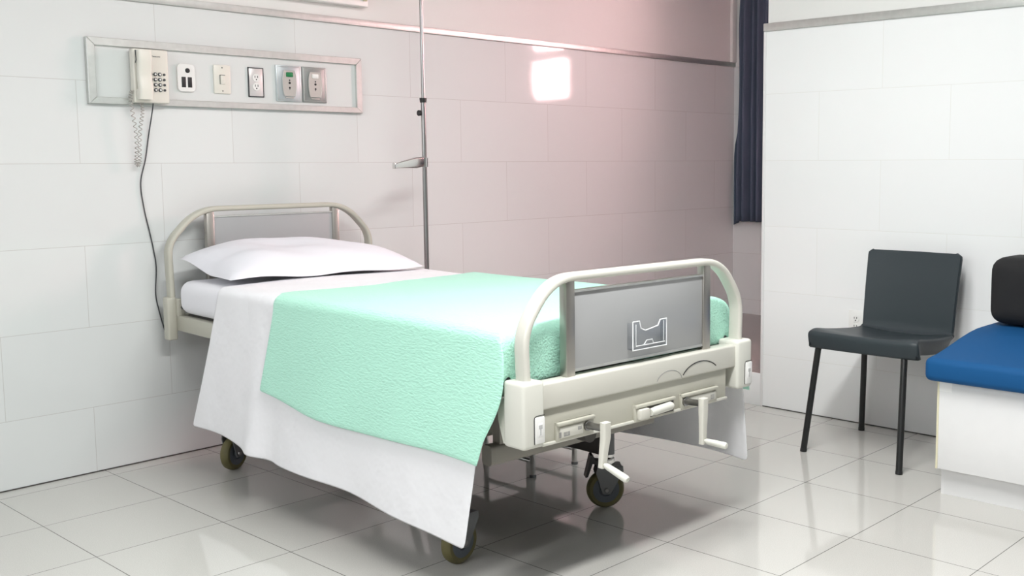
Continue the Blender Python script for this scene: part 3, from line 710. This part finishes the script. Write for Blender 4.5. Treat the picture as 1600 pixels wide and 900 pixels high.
# ------------------------------------------------------------------ chair
ch = thing('chair', 'charcoal plastic chair with splayed black legs against the right wall', 'chair', (3.82, 1.93, 0))
def prof_at(t):
    pts = [(-.198, .420), (-.203, .448), (-.202, .476), (-.185, .4815), (-.15, .480), (-.08, .470), (.04, .458), (.13, .452), (.172, .455), (.196, .476), (.205, .53), (.222, .64), (.240, .735), (.248, .783)]
    return pts
PR = smooth_path([(x, 0, z) for x, z in prof_at(0)], 4)
rows = []
NPR = len(PR); T = frames(PR)
for i, p in enumerate(PR):
    t = i/(NPR-1)
    seat = 1-sst(.60, .72, t)
    if t < .66: hw = .226+(.196-.226)*sst(.1, .62, t)
    else: hw = .192+.006*sst(.7, 1, t)
    # rounded top corners of the backrest
    dist = (.783-p.z)
    if t > .75 and dist < .018: hw -= .018-math.sqrt(max(0, .018**2-(.018-dist)**2))
    nor = Vector((-T[i].z, 0, T[i].x))
    skirt = .044*(1-sst(.46, .60, t)) + .012
    row = []
    for k in range(-9, 10):
        uu = k/9; y = hw*uu
        q = Vector((p.x, y, p.z))
        q.z += seat*.014*(uu*uu-.4)*sst(.15, .3, t)
        q.x += (1-seat)*-.014*(uu*uu)
        if t < .2: q.x += .012*uu*uu*(1-t/.2)
        row.append(q)
    L_ = []
    for s in (-1, 1):
        e = row[0] if s < 0 else row[-1]
        a1 = e+Vector((0, s*.002, 0))-nor*.002; a2 = e+Vector((0, s*.003, 0))-nor*.006; a3 = e+Vector((0, s*.002, 0))+(Vector((.014, 0, 0)) if t < .62 and T[i].z > .75 else Vector((0, 0, -skirt)) if t < .58 else -nor*skirt)
        L_.append((a1, a2, a3))
    row = [L_[0][2], L_[0][1], L_[0][0]]+row+[L_[1][0], L_[1][1], L_[1][2]]
    rows.append(row)
def shell(sel, nm):
    bm = nb(); add_grid(bm, [rows[i] for i in sel]); bmesh.ops.recalc_face_normals(bm, faces=bm.faces[:])
    o = obj(nm, bm, 'chair', ch, 50)
    s = o.modifiers.new('thickness', 'SOLIDIFY'); s.thickness = .008; s.offset = 0
    return o
ks = [i for i in range(NPR) if i/(NPR-1) <= .63]
shell(ks, 'seat'); shell(list(range(ks[-1], NPR)), 'backrest')
for a, c in (((-.165, .190, .455), (-.221, .232, .0)), ((-.165, -.165, .455), (-.261, -.199, .0)), ((.150, .165, .445), (.231, .218, .0)), ((.150, -.165, .445), (.215, -.205, .0))):
    a = Vector(a); c = Vector(c); m_ = a.lerp(c, .10)+Vector(((c.x-a.x)*.10, (c.y-a.y)*.10, 0))
    bm = nb(); add_tube(bm, [a]+[a.lerp(m_, .5)]+[m_.lerp(c, k/6) for k in range(7)], .0125, 14); lg = obj('leg', bm, 'chairleg', ch)
    bm = nb(); add_cyl(bm, c+Vector((0, 0, .0)), c+(a-c).normalized()*.012, .0135); obj('foot_cap', bm, 'black', lg)

# ------------------------------------------------------------------ bench with cushions
bn = thing('bench', 'white boxed bench with a recessed plinth along the right wall', 'bench', (3.40, .9, 0))
bm = nb(); add_box(bm, (0, -.62, .100), (.745, .618, .404), .002); obj('box', bm, 'melamine', bn)
bm = nb(); add_box(bm, (.047, -.61, 0), (.745, .618, .102)); obj('plinth', bm, 'melamine', bn)
bm = nb(); add_box(bm, (-.0015, .6125, .100), (.004, .6195, .404)); obj('edge_strip', bm, 'tape', bn)
bm = nb(); add_box(bm, (-.0012, .568, .372), (.01, .619, .4045)); obj('tape_patch', bm, 'sticker', bn)
def cushion(nm, lo, hi, crown, rad, m, label, cat, nx=30, slope=None, seam=False):
    b_ = nb(); add_box(b_, lo, hi, rad, 4)
    bmesh.ops.subdivide_edges(b_, edges=[e for e in b_.edges if e.calc_length() > .1], cuts=10, use_grid_fill=True)
    cx = [(lo[i]+hi[i])/2 for i in range(3)]; h = [(hi[i]-lo[i])/2 for i in range(3)]
    for v in b_.verts:
        q = [(v.co[i]-cx[i])/h[i] for i in range(3)]
        for ax in range(3):
            o1, o2 = [i for i in range(3) if i != ax]
            v.co[ax] += q[ax]*crown[ax]*max(0, 1-q[o1]**2)**.5*max(0, 1-q[o2]**4)**.5
        if slope: slope(v, q)
    return b_
b_ = cushion('seat', (3.358, .29, .4085), (4.12, 1.552, .490), (.008, .004, 0), .022, 'navy', '', '')
for v in b_.verts:
    if v.co.z > .44: v.co.z += .052*sst(3.36, 3.80, v.co.x)*sst(.43, .49, v.co.z)
tag(obj('seat_cushion', b_, 'navy', None, 60), 'navy blue seat cushion lying on the white bench', 'cushion')
b_ = cushion('back', (3.845, .33, .552), (4.06, 1.528, .795), (.012, .012, .008), .045, 'blackcloth', '', '')
tag(obj('back_cushion', b_, 'blackcloth', None, 60), 'black back cushion standing on the navy seat cushion', 'cushion')
